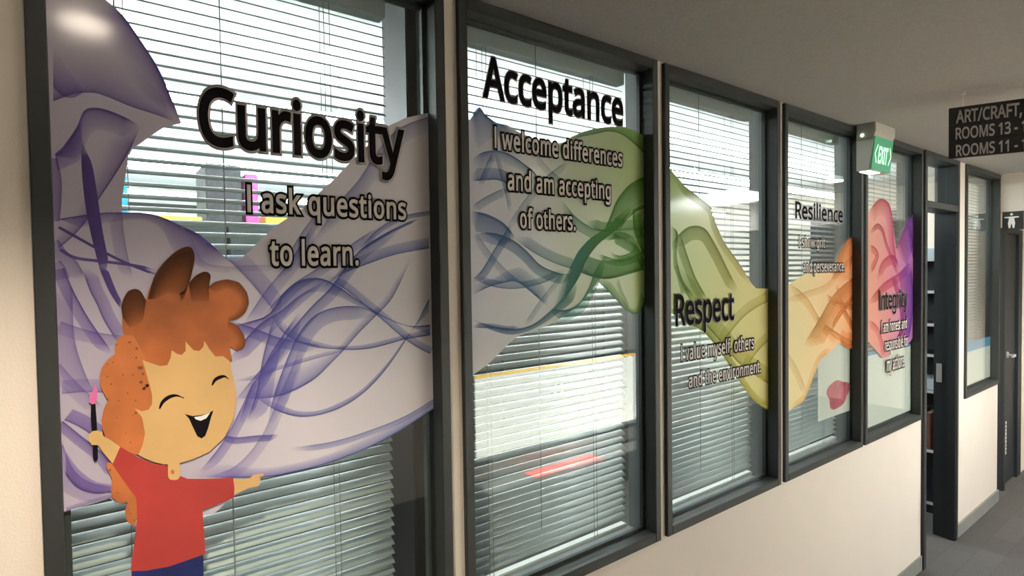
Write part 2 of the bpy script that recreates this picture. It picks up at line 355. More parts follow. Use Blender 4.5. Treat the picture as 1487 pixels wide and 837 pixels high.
def ribbon(a, b, ink, w, layer, parent, fade=0, flat=1, m='ink', n=40, name='ribbon', powr=1.4):
    a = resample(smooth(a), n); b = resample(smooth(b), n); bm = bmesh.new(); y = GF-layer*STEP; K = 8
    la = bm.verts.layers.float.new('ink')
    ta, tz = [XS[w][0]+.045 < p[0] < XS[w][1]-.045 for p in (a[0], a[-1])]      # ends inside the pane taper off
    rows = []
    for i in range(n):
        e = 1 if name != 'ribbon' else min(1, (i+.2)/(n*.14) if ta else 1, (n-.8-i)/(n*.14) if tz else 1); row = []
        for j in range(K+1):
            t = (j/K)**1.8; tw = t*(.35+.65*e); v = bm.verts.new((a[i][0]+(b[i][0]-a[i][0])*tw, y, a[i][1]+(b[i][1]-a[i][1])*tw))
            v[la] = e*ink*(fade+(1-fade)*((1-t)**powr if powr == 1.0 else .48*(1-flat*t)+.52*math.exp(-10*t))); row.append(v)
        rows.append(row)
    for i in range(n-1):
        for j in range(K): bm.faces.new((rows[i][j], rows[i][j+1], rows[i+1][j+1], rows[i+1][j]))
    clip(bm, w)
    if not len(bm.faces): bm.free(); return
    return fix_mesh(name, bm, m, parent)
def stroke(pts, wid):                          # a second edge beside a curve, WID metres to its right-hand side
    p = smooth(pts); out = []
    for i in range(len(p)):
        a, b = p[max(i-1, 0)], p[min(i+1, len(p)-1)]; dx, dz = b[0]-a[0], b[1]-a[1]; l = math.hypot(dx, dz) or 1
        out.append((p[i][0]+dz/l*wid, p[i][1]-dx/l*wid))
    return out
def R(c, pts, wid, ink, fade=.0): return (T(c, *pts), wid, ink, fade)

def wave(w, label, outline, ribs):
    x0, x1 = XS[w]
    r = thing('wave_decal', label, 'window decal', (x0+.03, GF, 1.2), 'flowing ribbon decals on the corridor glass')
    patch('film', outline, 'vinyl', w, 1, r)
    ribs = [(a, b, min(.97, c*(1.62 if w < 2 else 1.9)), d) for a, b, c, d in ribs]
    for k, q in enumerate(ribs):
        pts, wid, ink, fade = q
        b = stroke(pts, wid) if isinstance(wid, (int, float)) else wid
        ribbon(pts, b, ink, w, 2+k*.5, r, fade, .45 if isinstance(wid, (int, float)) else 1)
    return r
# --- first pane
o1 = T('P', (50, -30), (145, -30)) + T('A', (280, 0), (330, 40), (390, 105), (470, 220), (560, 360), (630, 510), (697, 682), (600, 705), (530, 750), (460, 800)) + \
    T('B', (430, 130), (405, 180), (385, 310), (370, 420), (370, 490), (470, 490), (560, 505), (680, 555), (800, 615), (900, 700), (960, 760)) + T('C', (60, 145), (80, 148)) + \
    T('P', (398, 330), (440, 302), (480, 265), (505, 240), (530, 215), (560, 185), (590, 171), (640, 160), (640, 588)) + \
    T('H', (617, 380), (550, 425), (450, 480), (330, 525), (250, 545), (150, 562)) + T('N', (700, 505), (640, 560), (590, 572), (500, 575), (400, 560), (200, 510), (180, 495), (100, 520), (-40, 560))
r1 = [
 R('A', [(280, 0), (330, 40), (390, 105), (470, 220), (560, 360), (630, 510), (697, 682)], T('A', (60, 0), (120, 40), (200, 110), (290, 230), (370, 350), (450, 480), (560, 610)), .55),
 R('A', [(-10, 560), (100, 522), (200, 512), (280, 532), (420, 590), (560, 635), (690, 682)], T('A', (-10, 240), (100, 240), (250, 250), (350, 300), (450, 380), (580, 520), (660, 640)), .42),
 R('A', [(-10, 480), (40, 530), (100, 540), (160, 510)], T('A', (-10, 250), (40, 330), (80, 400), (130, 440)), .35),
 R('A', [(0, 860), (60, 790), (120, 700), (160, 612), (220, 595), (300, 612), (400, 655), (470, 697)], T('A', (110, 880), (160, 830), (180, 770), (210, 730), (260, 720), (330, 740), (400, 770), (430, 790)), .68, .1),
 R('B', [(470, 15), (430, 110), (370, 220), (300, 330), (240, 420), (170, 540), (100, 620), (20, 690)], T('B', (300, 10), (270, 110), (240, 220), (200, 300), (160, 400), (110, 480), (60, 560), (0, 620)), .5),
 R('B', [(150, 90), (145, 200), (155, 350), (175, 500), (205, 640), (235, 760), (260, 850)], T('B', (160, 90), (205, 230), (227, 350), (246, 480), (268, 620), (292, 740), (310, 850)), .78, .85),
 R('B', [(0, 165), (60, 112), (110, 40), (150, -15)], T('B', (15, 260), (80, 230), (140, 190), (155, 90)), .6, .25),
 R('B', [(10, 190), (35, 300), (35, 420), (25, 540)], .03, .4),
 R('B', [(20, 526), (150, 505), (280, 490), (400, 490), (500, 495), (570, 508), (680, 555), (800, 615), (900, 700), (960, 760)], T('B', (140, 572), (260, 552), (370, 535), (480, 528), (550, 553), (600, 600), (640, 680), (700, 760), (760, 820), (800, 860)), .58, .12),
 R('B', [(25, 565), (120, 618), (250, 690), (380, 755), (520, 812), (590, 835)], .0045, .8, .7),
 R('B', [(20, 700), (110, 748), (260, 768), (420, 788), (560, 815)], -.005, .75, .6),
 R('B', [(370, 490), (380, 600), (400, 720), (430, 850)], .018, .3),
 R('B', [(20, 640), (60, 700), (120, 760), (170, 850)], .02, .4),
 R('B', [(30, 755), (60, 800), (80, 850)], .02, .35),
 R('B', [(760, 640), (820, 760), (950, 790), (1000, 790)], .012, .2),
 R('F', [(50, -40), (90, 60), (130, 140), (200, 260), (320, 430)], .016, .6),
 R('F', [(150, -40), (190, 80), (230, 160), (270, 250), (350, 380)], -.018, .55),
 R('F', [(240, -50), (300, 90), (365, 190)], T('F', (285, -50), (340, 90), (380, 160)), .7, .8),
 R('F', [(35, 255), (150, 295), (260, 320), (380, 335)], .02, .35),
 R('F', [(95, 60), (105, 330), (150, 500), (210, 640)], .03, .35),
 R('F', [(40, 655), (150, 645), (260, 648), (320, 650)], -.022, .4),
 R('F', [(30, 490), (100, 570), (180, 650), (260, 720)], .02, .3),
 R('F', [(50, 800), (120, 830), (200, 880), (260, 930)], -.02, .5, .3),
 R('G', [(175, 405), (230, 450), (290, 500), (330, 560)], .014, .6, .1),
 R('G', [(175, 470), (205, 540), (250, 575), (320, 590)], .03, .35),
 R('G', [(183, 555), (215, 590), (265, 607), (330, 600)], T('G', (183, 490), (220, 540), (270, 575), (330, 580)), .78, .35),
 R('G', [(185, 655), (230, 640), (280, 625), (330, 612)], -.006, .45),
 # blue knots
 R('C', [(-40, 420), (40, 430), (120, 412), (200, 385), (240, 340), (270, 290), (320, 245), (380, 222), (450, 226), (520, 262), (600, 320), (680, 370), (760, 410), (830, 430), (910, 424)], T('C', (-20, 450), (60, 480), (150, 460), (210, 430), (265, 400), (310, 350), (360, 300), (410, 280), (460, 285), (530, 310), (610, 350), (690, 385), (770, 420), (840, 440), (910, 470)), .66, .18),
 R('C', [(440, 220), (480, 235), (540, 270), (620, 335), (700, 400), (780, 470), (850, 520), (910, 550)], -.016, .55),
 R('C', [(215, 370), (240, 420), (280, 465), (340, 500), (420, 522), (500, 530), (580, 533), (660, 525), (740, 505), (800, 488), (910, 470)], T('C', (260, 360), (280, 400), (310, 440), (360, 475), (430, 500), (500, 515), (580, 515), (650, 505), (730, 485), (790, 470), (910, 440)), .66, .2),
 R('C', [(40, 405), (150, 440), (240, 475), (330, 495), (430, 510)], .02, .5),
 R('C', [(905, 310), (860, 400), (820, 465), (770, 545), (700, 640), (620, 720), (530, 780), (430, 815), (340, 822), (260, 802), (190, 765), (120, 710)], T('C', (905, 370), (840, 440), (790, 500), (740, 570), (670, 650), (600, 715), (510, 765), (430, 795), (350, 800), (280, 780), (220, 745), (160, 700)), .62, .25),
 R('C', [(60, 740), (150, 745), (250, 735), (340, 700), (420, 650), (480, 590), (530, 540), (600, 460), (680, 380), (750, 300), (830, 130)], T('C', (40, 600), (150, 670), (230, 655), (320, 620), (400, 590), (460, 560), (510, 520), (580, 440), (660, 360), (730, 280), (810, 120)), .52, .05),
 R('C', [(50, 770), (130, 670), (190, 600), (260, 510), (330, 420), (400, 340), (480, 260), (600, 105), (720, 25), (790, -15)], .022, .55),
 R('C', [(40, 570), (140, 450), (200, 400), (260, 365), (340, 300), (440, 240)], T('C', (60, 620), (150, 530), (220, 460), (290, 390), (380, 310), (470, 240)), .5, .3),
 R('C', [(80, 850), (130, 700), (170, 640), (220, 545), (290, 440), (340, 370)], .022, .55),
 R('C', [(110, 850), (150, 740), (170, 640), (190, 540), (230, 390)], .03, .5),
 R('C', [(205, 850), (230, 740), (270, 620), (330, 480), (390, 400), (450, 362), (520, 345), (600, 345), (680, 370)], .03, .5),
 R('C', [(60, 670), (150, 660), (250, 620), (400, 575), (530, 540)], -.008, .45),
 R('C', [(100, 420), (200, 270), (300, 150), (400, -10)], .022, .4),
 R('C', [(170, 400), (300, 260), (420, 180), (560, 80), (690, -5)], .018, .45),
 R('C', [(440, 270), (520, 208), (640, 160), (760, 120), (905, 92)], T('C', (490, 200), (590, 135), (690, 95), (800, 65), (905, 45)), .5, .25),
 R('C', [(590, 110), (660, 60), (770, 0), (860, -40)], .006, .6, .4),
 R('C', [(0, 120), (60, 165), (140, 250), (200, 325), (240, 380)], -.03, .4),
 R('C', [(40, 170), (140, 165), (240, 165)], .012, .2),
 R('I', [(300, 710), (380, 590), (440, 520), (500, 430), (560, 370), (650, 335)], T('I', (340, 700), (410, 610), (470, 545), (530, 465), (580, 410), (650, 380)), .36, .15),
 R('I', [(440, 720), (500, 660), (570, 625), (650, 610)], .01, .5, .2),
 R('I', [(200, 800), (270, 680), (330, 600)], .02, .35),
 R('H', [(0, 560), (80, 530), (150, 450), (200, 340), (260, 200)], .02, .3),
 R('H', [(-40, 560), (150, 562), (250, 545), (330, 525), (450, 480), (550, 425), (640, 366)], T('H', (-40, 500), (120, 535), (230, 525), (330, 500), (440, 455), (540, 405), (640, 345)), .6, .08),
 R('H', [(640, 338), (550, 392), (450, 432), (350, 462), (230, 480)], -.012, .5),
 R('H', [(40, 440), (80, 450), (140, 445), (200, 442)], .012, .6, .2),
 R('H', [(-20, 545), (40, 470), (90, 380), (130, 290)], .018, .5),
]
wave(0, 'lavender and blue veil decal with crossing ribbons behind the red haired child', o1, r1)
# --- second pane
o2 = T('P', (670, 190)) + T('D', (30, 80), (70, 25), (110, 75), (180, 125), (250, 140), (330, 190), (430, 230), (540, 262), (610, 252), (660, 215), (720, 188), (800, 163), (900, 150), (1000, 150), (1110, 200), (1180, 230)) + \
    T('P', (950, 200), (950, 425)) + T('E', (890, 420), (870, 460), (840, 475), (800, 450), (750, 405), (700, 352), (655, 308), (620, 360), (560, 430), (480, 490), (400, 535), (245, 590), (180, 650), (100, 730), (-20, 815))
r2 = [
 R('D', [(10, 90), (70, 25), (110, 75), (180, 125), (260, 140)], T('D', (30, 330), (110, 250), (170, 220), (260, 220), (330, 230)), .8, .12),
 R('D', [(25, 360), (90, 315), (190, 302), (280, 335), (360, 390), (430, 450), (480, 560)], T('D', (40, 500), (110, 400), (190, 370), (270, 400), (340, 440), (400, 500), (440, 600)), .62, .1),
 R('D', [(20, 500), (120, 492), (200, 495), (300, 540)], -.03, .55, .1),
 R('D', [(20, 660), (110, 600), (190, 560), (240, 540)], .02, .45),
 R('D', [(60, 520), (110, 400), (150, 320)], .016, .45),
 R('D', [(170, 330), (200, 450), (240, 600), (260, 700)], -.014, .35),
 R('D', [(20, 690), (120, 710), (230, 770), (300, 860)], .05, .6, .1),
 R('D', [(240, 800), (330, 660), (440, 520), (560, 420), (640, 370)], .02, .3),
 R('D', [(420, 300), (520, 420), (640, 520), (760, 640)], .02, .22),
 R('D', [(650, 240), (720, 215), (800, 200), (900, 180), (980, 200), (1060, 260), (1130, 330)], T('D', (650, 225), (720, 190), (800, 165), (900, 150), (1000, 152), (1090, 190), (1130, 215)), .55, .25),
 R('D', [(600, 620), (680, 720), (760, 780), (850, 810), (1130, 800)], .03, .5, .1),
 R('D', [(860, 830), (900, 740), (950, 620), (1020, 530), (1080, 490), (1150, 460)], T('D', (930, 850), (980, 770), (1040, 690), (1080, 660), (1110, 640), (1150, 630)), .75, .35),
 R('D', [(960, 820), (1020, 740), (1080, 690), (1150, 660)], -.012, .6, .2),
 R('E', [(20, 80), (90, 62), (170, 75), (240, 110), (300, 160), (370, 230), (470, 270), (530, 268)], .03, .6, .1),
 R('E', [(20, 300), (70, 250), (130, 150), (180, 70), (210, 20)], .022, .55, .1),
 R('E', [(40, 60), (110, 160), (180, 240), (260, 310)], .02, .3),
 R('E', [(20, 380), (100, 340), (170, 320), (240, 312), (300, 350), (400, 435)], T('E', (20, 290), (110, 300), (190, 260), (260, 240), (330, 290), (430, 370)), .62, .15),
 R('E', [(20, 290), (100, 330), (200, 348), (300, 340), (400, 310), (490, 260)], -.018, .5, .1),
 R('E', [(20, 500), (100, 530), (180, 545), (260, 548), (340, 520), (430, 445), (500, 370), (540, 310)], T('E', (20, 520), (110, 555), (200, 580), (280, 570), (370, 530), (470, 460), (540, 400), (580, 340)), .85, .45),
 R('E', [(20, 545), (120, 548), (200, 560), (260, 550)], -.012, .6, .2),
 R('E', [(280, 530), (360, 410), (430, 320), (480, 260)], .016, .35),
 R('E', [(240, 100), (340, 170), (440, 220), (530, 250), (600, 280)], -.03, .45, .1),
 R('E', [(430, 450), (500, 380), (560, 290), (600, 200), (660, 120), (760, 40), (830, -60)], T('E', (500, 200), (540, 180), (570, 140), (620, 90), (680, 50), (730, 10), (760, -60)), .66, .8),
 R('E', [(420, 445), (490, 455), (560, 420), (610, 340), (640, 260), (690, 180)], .03, .7, .3),
 R('E', [(540, 250), (620, 285), (700, 298), (790, 280), (890, 250)], -.055, .62, .35),
 R('E', [(700, 110), (760, 90), (820, 110), (840, 150), (770, 180), (720, 160)], -.02, .7, .3),
 R('E', [(660, 170), (760, 200), (840, 180), (900, 140)], .02, .6, .2),
 R('E', [(730, 60), (800, 100), (860, 140), (900, 220)], .03, .7, .3),
 R('E', [(655, 308), (700, 352), (750, 405), (800, 450), (840, 475), (870, 460), (900, 405)], T('E', (690, 280), (740, 340), (780, 400), (810, 435), (840, 450), (855, 430), (870, 360)), .6, .15),
 R('E', [(760, 290), (780, 360), (820, 440)], .016, .35),
 R('E', [(600, 20), (680, 60), (780, 50), (900, 40)], -.03, .55, .2),
 R('E', [(830, -60), (840, 60), (870, 140), (905, 200)], -.04, .6, .3),
]
wave(1, 'blue to green veil decal on the pane with Acceptance', o2, r2)
# --- third pane
o3 = T('P', (960, 225)) + T('M', (68, 420), (110, 470), (200, 540), (218, 600), (250, 670), (300, 740), (350, 820)) + T('L', (310, 40), (345, 40), (400, 40), (400, 440), (345, 410), (300, 378), (250, 308), (200, 230), (150, 172), (100, 145), (40, 108))
r3 = [
 R('M', [(68, 420), (110, 470), (200, 540), (218, 600), (250, 670), (300, 740), (350, 820)], .03, .4),
 R('M', [(60, 680), (90, 640), (130, 612), (180, 620), (220, 680), (260, 760), (300, 840)], .05, .5, .1),
 R('M', [(60, 610), (85, 640), (80, 720), (100, 800), (140, 860)], T('M', (60, 740), (70, 760), (80, 790), (90, 830), (100, 870)), .85, .4),
 R('M', [(95, 640), (120, 720), (150, 800), (190, 870)], .04, .55, .1),
 R('L', [(60, -20), (100, 60), (140, 130), (200, 200), (260, 270), (345, 330)], -.06, .4, .1),
 R('L', [(40, 108), (100, 145), (150, 172), (200, 230), (250, 308), (300, 378), (360, 420)], -.03, .55, .1),
 R('L', [(345, 80), (280, 120), (220, 190), (200, 240)], .04, .35),
 R('L', [(345, 200), (300, 250), (270, 320)], .04, .35),
]
wave(2, 'green to yellow veil decal behind the word Respect', o3, r3)
# --- fourth pane
o4 = T('P', (1130, 420)) + T('J', (45, 60), (95, 30), (130, 10), (190, 5)) + T('K', (270, 800), (320, 690), (372, 635), (420, 600)) + T('P', (1262, 506)) + T('J', (300, 316), (270, 310), (240, 288), (210, 320), (160, 368), (130, 450), (100, 520), (47, 556), (20, 580))
r4 = [
 R('K', [(260, 860), (285, 770), (320, 690), (372, 635), (420, 600)], T('K', (340, 900), (350, 820), (370, 760), (390, 720), (420, 690)), .7, .2),
 R('J', [(30, 120), (110, 90), (190, 60), (240, 0), (300, -60)], .03, .25),
 R('J', [(45, 60), (110, 110), (160, 190), (210, 250), (240, 288)], .04, .35),
 R('J', [(150, 190), (200, 230), (260, 270), (300, 290)], .03, .55, .1),
 R('J', [(100, 300), (160, 200), (220, 100), (300, 30)], T('J', (160, 330), (210, 240), (260, 170), (300, 120)), .55, .3),
 R('J', [(210, 250), (250, 180), (300, 120)], -.03, .6, .2),
 R('J', [(230, 60), (260, 150), (300, 230)], .035, .6, .2),
 R('J', [(190, 100), (240, 130), (300, 140)], .03, .5, .2),
 R('J', [(240, 288), (270, 312), (310, 318)], T('J', (240, 230), (270, 250), (310, 250)), .55, .2),
 R('J', [(47, 556), (100, 520), (130, 450), (160, 368), (210, 320)], -.03, .35),
 R('J', [(30, 320), (80, 400), (110, 480)], .04, .2),
]
wave(3, 'yellow to orange veil decal on the pane with Resilience', o4, r4)
# --- fifth pane
o5 = T('P', (1250, 330)) + T('K', (450, 515), (480, 475), (510, 465), (540, 490), (556, 560), (575, 715), (600, 640), (640, 560), (665, 530), (700, 500)) + T('P', (1345, 500)) + T('J', (540, 260), (510, 296), (440, 306), (435, 345), (410, 352), (358, 292), (330, 280))
r5 = [
 R('K', [(440, 530), (480, 475), (510, 465), (540, 490), (556, 560), (565, 680), (580, 800)], T('K', (450, 620), (480, 560), (505, 545), (525, 570), (535, 630), (540, 720), (550, 800)), .6, .1),
 R('K', [(445, 630), (480, 585), (510, 610), (530, 680), (560, 760), (590, 840)], .03, .6, .1),
 R('K', [(445, 690), (470, 700), (490, 740), (470, 800), (450, 830)], .04, .5, .1),
 R('K', [(480, 860), (500, 780), (540, 740), (570, 745), (590, 800)], T('K', (500, 860), (520, 810), (545, 790), (560, 790), (570, 820)), .8, .3),
 R('K', [(575, 715), (600, 640), (640, 560), (665, 530), (700, 500)], T('K', (620, 830), (640, 750), (665, 680), (680, 640), (700, 620)), .7, .3),
 R('K', [(640, 560), (650, 640), (665, 720), (690, 800)], .05, .8, .4),
 R('J', [(355, 130), (410, 60), (470, 20), (520, -30)], .05, .55, .2),
 R('J', [(440, 30), (470, 130), (480, 220), (460, 290)], -.05, .65, .3),
 R('J', [(520, -20), (530, 100), (525, 200), (510, 296)], T('J', (470, -20), (480, 100), (480, 200), (470, 290)), .85, .4),
 R('J', [(355, 200), (390, 230), (410, 290), (415, 352)], .04, .4),
]
wave(4, 'red to violet veil decal beside the doorway', o5, r5)

# ------------------------------------------------------------------ the painted child on the first pane
ch = thing('child_decal', 'cartoon child decal with curly orange hair, red shirt and raised paintbrush', 'window decal', (.15, GF, 1.0))
Lc = 40
hair = T('O', (270, 400), (265, 372), (275, 330), (300, 290), (335, 278), (365, 292), (385, 325), (393, 332), (400, 300), (430, 220), (480, 145), (540, 90), (590, 65), (620, 70), (635, 105), (630, 160), (606, 250), (640, 212), (680, 192), (705, 195), (717, 215), (706, 268), (740, 242), (800, 230), (860, 245), (900, 295), (910, 350), (890, 400), (850, 430), (806, 442), (850, 460), (885, 510), (893, 550), (880, 580), (850, 590), (812, 570), (826, 640), (600, 720), (372, 760), (240, 610), (236, 570), (262, 535), (282, 530), (270, 470))
patch('hair', hair, 'hair', 0, Lc, ch)
tips = [([(400, 330), (430, 220), (480, 145), (540, 90), (590, 65), (620, 70), (635, 105), (630, 160), (600, 265), (560, 300)], [(440, 330), (470, 315), (500, 300), (520, 300), (540, 300), (560, 310), (570, 320), (580, 320), (580, 330), (565, 340)]),
        ([(272, 420), (265, 372), (275, 330), (300, 290), (335, 278), (365, 292), (390, 340)], [(310, 480), (320, 470), (330, 465), (340, 460), (350, 455), (360, 450), (375, 440)]),
        ([(606, 250), (640, 212), (680, 192), (705, 195), (717, 215), (706, 268)], [(620, 340), (640, 340), (660, 340), (680, 340), (700, 340), (710, 340)]),
        ([(706, 268), (740, 242), (800, 230), (860, 245), (900, 295), (910, 350), (890, 400), (850, 430), (806, 442)], [(740, 300), (760, 290), (800, 275), (840, 290), (865, 320), (870, 350), (860, 380), (840, 400), (806, 420)]),
        ([(806, 442), (850, 460), (885, 510), (893, 550), (880, 580), (850, 590)], [(800, 480), (820, 490), (840, 510), (850, 530), (850, 550), (840, 560)])]
for k, (a, b) in enumerate(tips): ribbon(T('O', *a), T('O', *b), [.97, .8, .85, .45, .4][k], 0, Lc+2+k*.3, ch, .12, 1, 'tips', name='hair_tip', powr=1.0)
patch('curl', T('N', (165, 335), (165, 360), (178, 385), (190, 412), (184, 450), (190, 490), (220, 515), (258, 510), (246, 545), (248, 575), (260, 600), (292, 616), (310, 500), (260, 430), (200, 340)), 'curl', 0, Lc+4, ch)
patch('curl', T('F', (290, 690), (268, 740), (256, 800), (262, 860)) + T('G', (283, 420), (294, 455), (320, 482), (345, 492), (395, 500), (410, 440), (410, 370), (340, 350)), 'curl', 0, Lc+5, ch)
patch('curl', T('F', (330, 435), (290, 465), (258, 508), (245, 560), (253, 620), (285, 680), (325, 707), (400, 735), (480, 760), (560, 745), (560, 600), (490, 440), (430, 330), (372, 330), (345, 352), (330, 380), (328, 410)), 'curl', 0, Lc+6, ch)
yy = GF-(Lc+7)*STEP
spots = [((F_, p), s) for F_, p, s in [('F', (470, 510), 10), ('F', (485, 545), 5), ('F', (475, 590), 7), ('F', (505, 610), 8), ('F', (490, 625), 7), ('F', (448, 455), 4), ('F', (450, 405), 5), ('F', (410, 370), 5), ('F', (320, 480), 3), ('F', (290, 490), 3), ('F', (375, 550), 3), ('F', (430, 550), 3), ('F', (310, 600), 4), ('F', (350, 690), 3), ('F', (445, 690), 3), ('F', (400, 650), 3), ('F', (340, 385), 3), ('F', (290, 560), 3), ('F', (445, 760), 5), ('N', (270, 560), 3), ('N', (285, 590), 3), ('N', (262, 545), 3), ('N', (215, 470), 3), ('N', (180, 370), 4), ('N', (330, 10), 4), ('N', (345, 0), 5), ('N', (250, 210), 2.5), ('N', (280, 130), 2.5), ('N', (210, 140), 2.5), ('N', (270, 250), 2.5)]]
for (c, p), s in spots:
    sb = bmesh.new(); x, z = T(c, p)[0]; s *= .00045; n = 7
    sb.faces.new([sb.verts.new((x+s*math.cos(a*6.283/n)*random.uniform(.7, 1.2), yy, z+s*math.sin(a*6.283/n)*random.uniform(.7, 1.2))) for a in range(n)])
    fix_mesh('curl_spot', sb, 'spot', ch)
face = T('O', (372, 638), (420, 655), (460, 668), (497, 664), (513, 630), (520, 588), (545, 606), (570, 612), (590, 592), (590, 545), (630, 588), (660, 592), (680, 570), (685, 540), (710, 582), (740, 620), (780, 618), (808, 640)) + \
    T('G', (638, 240), (648, 285), (655, 320), (656, 350), (648, 400), (625, 448), (582, 490), (532, 512), (490, 524), (455, 525), (420, 516), (384, 499), (396, 472), (403, 440), (395, 395), (375, 370)) + T('F', (480, 750), (515, 741), (535, 710), (535, 660), (520, 600), (500, 530))
fc = patch('face', face, 'skin', 0, Lc+9, ch)
def brow(pts, wid): return smooth(T('G', *pts), 8)
def taper(name, pts, wid, layer, m, parent):
    p = smooth(pts, 8); n = len(p); L, Rr = [], []
    for i in range(n):
        a, b = p[max(i-1, 0)], p[min(i+1, n-1)]; dx, dz = b[0]-a[0], b[1]-a[1]; l = math.hypot(dx, dz) or 1; w = wid*(.25+.75*math.sin(math.pi*min(1, (i+.5)/n*1.15)))
        L.append((p[i][0]-dz/l*w, p[i][1]+dx/l*w)); Rr.append((p[i][0]+dz/l*w, p[i][1]-dx/l*w))
    return patch(name, L+Rr[::-1], m, 0, layer, parent)
taper('eye', T('G', (443, 371), (452, 352), (470, 338), (490, 334), (511, 341)), .0034, Lc+11, 'black', ch)
taper('eye', T('G', (589, 306), (597, 291), (611, 283), (624, 281), (635, 288)), .0034, Lc+11, 'black', ch)
mo = patch('mouth', T('G', (513, 385), (535, 391), (560, 388), (580, 382), (593, 375), (586, 395), (578, 425), (570, 446), (560, 453), (548, 447), (535, 420), (525, 398)), 'black', 0, Lc+11, ch)
patch('teeth', T('G', (539, 394), (560, 390), (584, 381), (573, 397), (557, 404), (544, 400)), 'white', 0, Lc+12, ch)
patch('shirt', T('N', (225, 268), (260, 288), (300, 312), (370, 342), (437, 350), (487, 395), (520, 408), (620, 408), (720, 404), (725, 450), (722, 492), (650, 520), (585, 546), (590, 620), (598, 737), (540, 757), (440, 792), (340, 810), (270, 812), (278, 750), (288, 680), (300, 570), (295, 490), (250, 430), (190, 342), (205, 310)), 'shirt', 0, Lc+9.5, ch)
patch('neck', T('N', (434, 335), (434, 398), (442, 411), (460, 414), (477, 411), (486, 398), (486, 330)), 'skin', 0, Lc+10.5, ch)
patch('chin_mark', T('N', (445, 372), (455, 366), (463, 375), (460, 388), (448, 386)), 'curl', 0, Lc+11.5, ch)
patch('arm', T('N', (722, 408), (762, 412), (795, 402), (808, 390), (830, 388), (848, 384), (856, 389), (852, 396), (832, 402), (840, 410), (832, 424), (838, 432), (825, 442), (790, 447), (760, 462), (724, 477)), 'skin', 0, Lc+9, ch)
patch('paintbrush', T('N', (97, 76), (116, 78), (121, 140), (126, 230), (127, 320), (114, 334), (106, 322), (103, 240), (96, 140)), 'black', 0, Lc+9, ch)
patch('bristles', T('F', (186, 700), (192, 662), (214, 628), (218, 596), (233, 632), (232, 672), (224, 708), (204, 712)), 'bristle', 0, Lc+10, ch)
patch('arm', T('N', (225, 268), (185, 240), (150, 220), (146, 202), (128, 196), (104, 199), (86, 215), (86, 240), (100, 260), (128, 260), (145, 285), (160, 305), (192, 342)), 'skin', 0, Lc+11, ch)
patch('trousers', T('N', (275, 800), (440, 780), (588, 730), (592, 900), (600, 1060), (480, 1060), (450, 920), (400, 1060), (270, 1060)), 'navy', 0, Lc+8.5, ch)

# ------------------------------------------------------------------ lettering
try: FONT = bpy.data.fonts.load(bpy.utils.system_resource('DATAFILES', path='fonts') + '/NotoSansHebrew-Regular.woff2')
except Exception: FONT = None
def text_mesh(txt, offset=0, bevel=0, sp=1.0):
    c = bpy.data.curves.new('t', 'FONT'); c.body = txt; c.size = 1; c.bevel_depth = offset+bevel; c.bevel_resolution = 0
    c.resolution_u = 5; c.fill_mode = 'BOTH'; c.space_character = sp
    if FONT: c.font = FONT
    o = bpy.data.objects.new('t', c); COL.objects.link(o); dg = bpy.context.evaluated_depsgraph_get()
    me = bpy.data.meshes.new_from_object(o.evaluated_get(dg)); bpy.data.objects.remove(o); bpy.data.curves.remove(c)
    return me
def lay(name, txt, x0, x1, z, cap, y, m, parent, off, bev=0, ref=None, to=None, sp=1.0, dz=0):
    base = text_mesh(txt, off, 0, sp); v = base.vertices
    bx0, bx1 = min(p.co.x for p in v), max(p.co.x for p in v)
    rm = text_mesh(ref, off) if ref else base
    top = max(p.co.y for p in rm.vertices)
    me = base if not bev else text_mesh(txt, off, bev, sp)
    sx, sz = (x1-x0)/(bx1-bx0), cap/top
    for p in me.vertices:
        a, b, d = p.co; co = Vector((x0+(a-bx0)*sx, y-max(-.0001, min(.0001, d*.002)), z+dz+b*sz))
        p.co = to(co) if to else co
    me.name = name
    if me.materials: me.materials.clear()
    o = link(name, me, m)
    if parent is not None: adopt(parent, o)
    return o
YT = GF-62*STEP
def g3(px, py): v = plane(px, py, (0, YT, 0), NY); return (v.x, v.z)
def line(parent, txt, lx, rx, b0, b1, top, ref, off, rim, fill='cream', edge='black', nm='words', sp=1.0):
    if txt.startswith('I'): txt = 'l'+txt[1:]; ref = 'l'      # a plain upright stroke for the capital I
    p0, p1 = g3(*b0), g3(*b1); z = (p0[1]+p1[1])/2
    cap = g3(*top)[1]-z; ym = (b0[1]+b1[1])/2
    x0, x1 = g3(lx, b0[1]-5)[0], g3(rx, b1[1]-5)[0]
    e = rim*.7
    lay(nm+'_outline', txt, x0, x1, z, cap, YT, edge, parent, off, rim, ref, sp=sp)
    lay(nm, txt, x0, x1, z, cap, YT-.0003, fill, parent, off, 0, ref, sp=sp)
def heading(label, *a, **k):
    t = thing('heading_lettering', label, 'lettering', (g2(*a[3])[0], YT, g2(*a[3])[1]), 'headings on the glass'); line(t, *a, fill='black', edge='pale', nm='letters', **k)
def message(label, lines):
    t = thing('message_lettering', label, 'lettering', (g2(*lines[0][3])[0], YT, g2(*lines[0][3])[1]), 'messages under the headings')
    for l in lines: line(t, *l, sp=1.07)
heading('black heading reading Curiosity above the child', 'Curiosity', 290, 588, (400, 217), (521, 235), (318, 127), 'C', .022, .030)
message('pale outlined message reading I ask questions to learn', [('I ask questions', 359, 590, (360, 306), (587, 319), (361, 268), 'I', .026, .055), ('to learn.', 392, 521, (395, 383), (520, 386.5), (443, 347), 'l', .026, .055)])
heading('black heading reading Acceptance at the top of its pane', 'Acceptance', 701, 905, (701, 139), (902, 182), (719, 84), 'A', .020, .022)
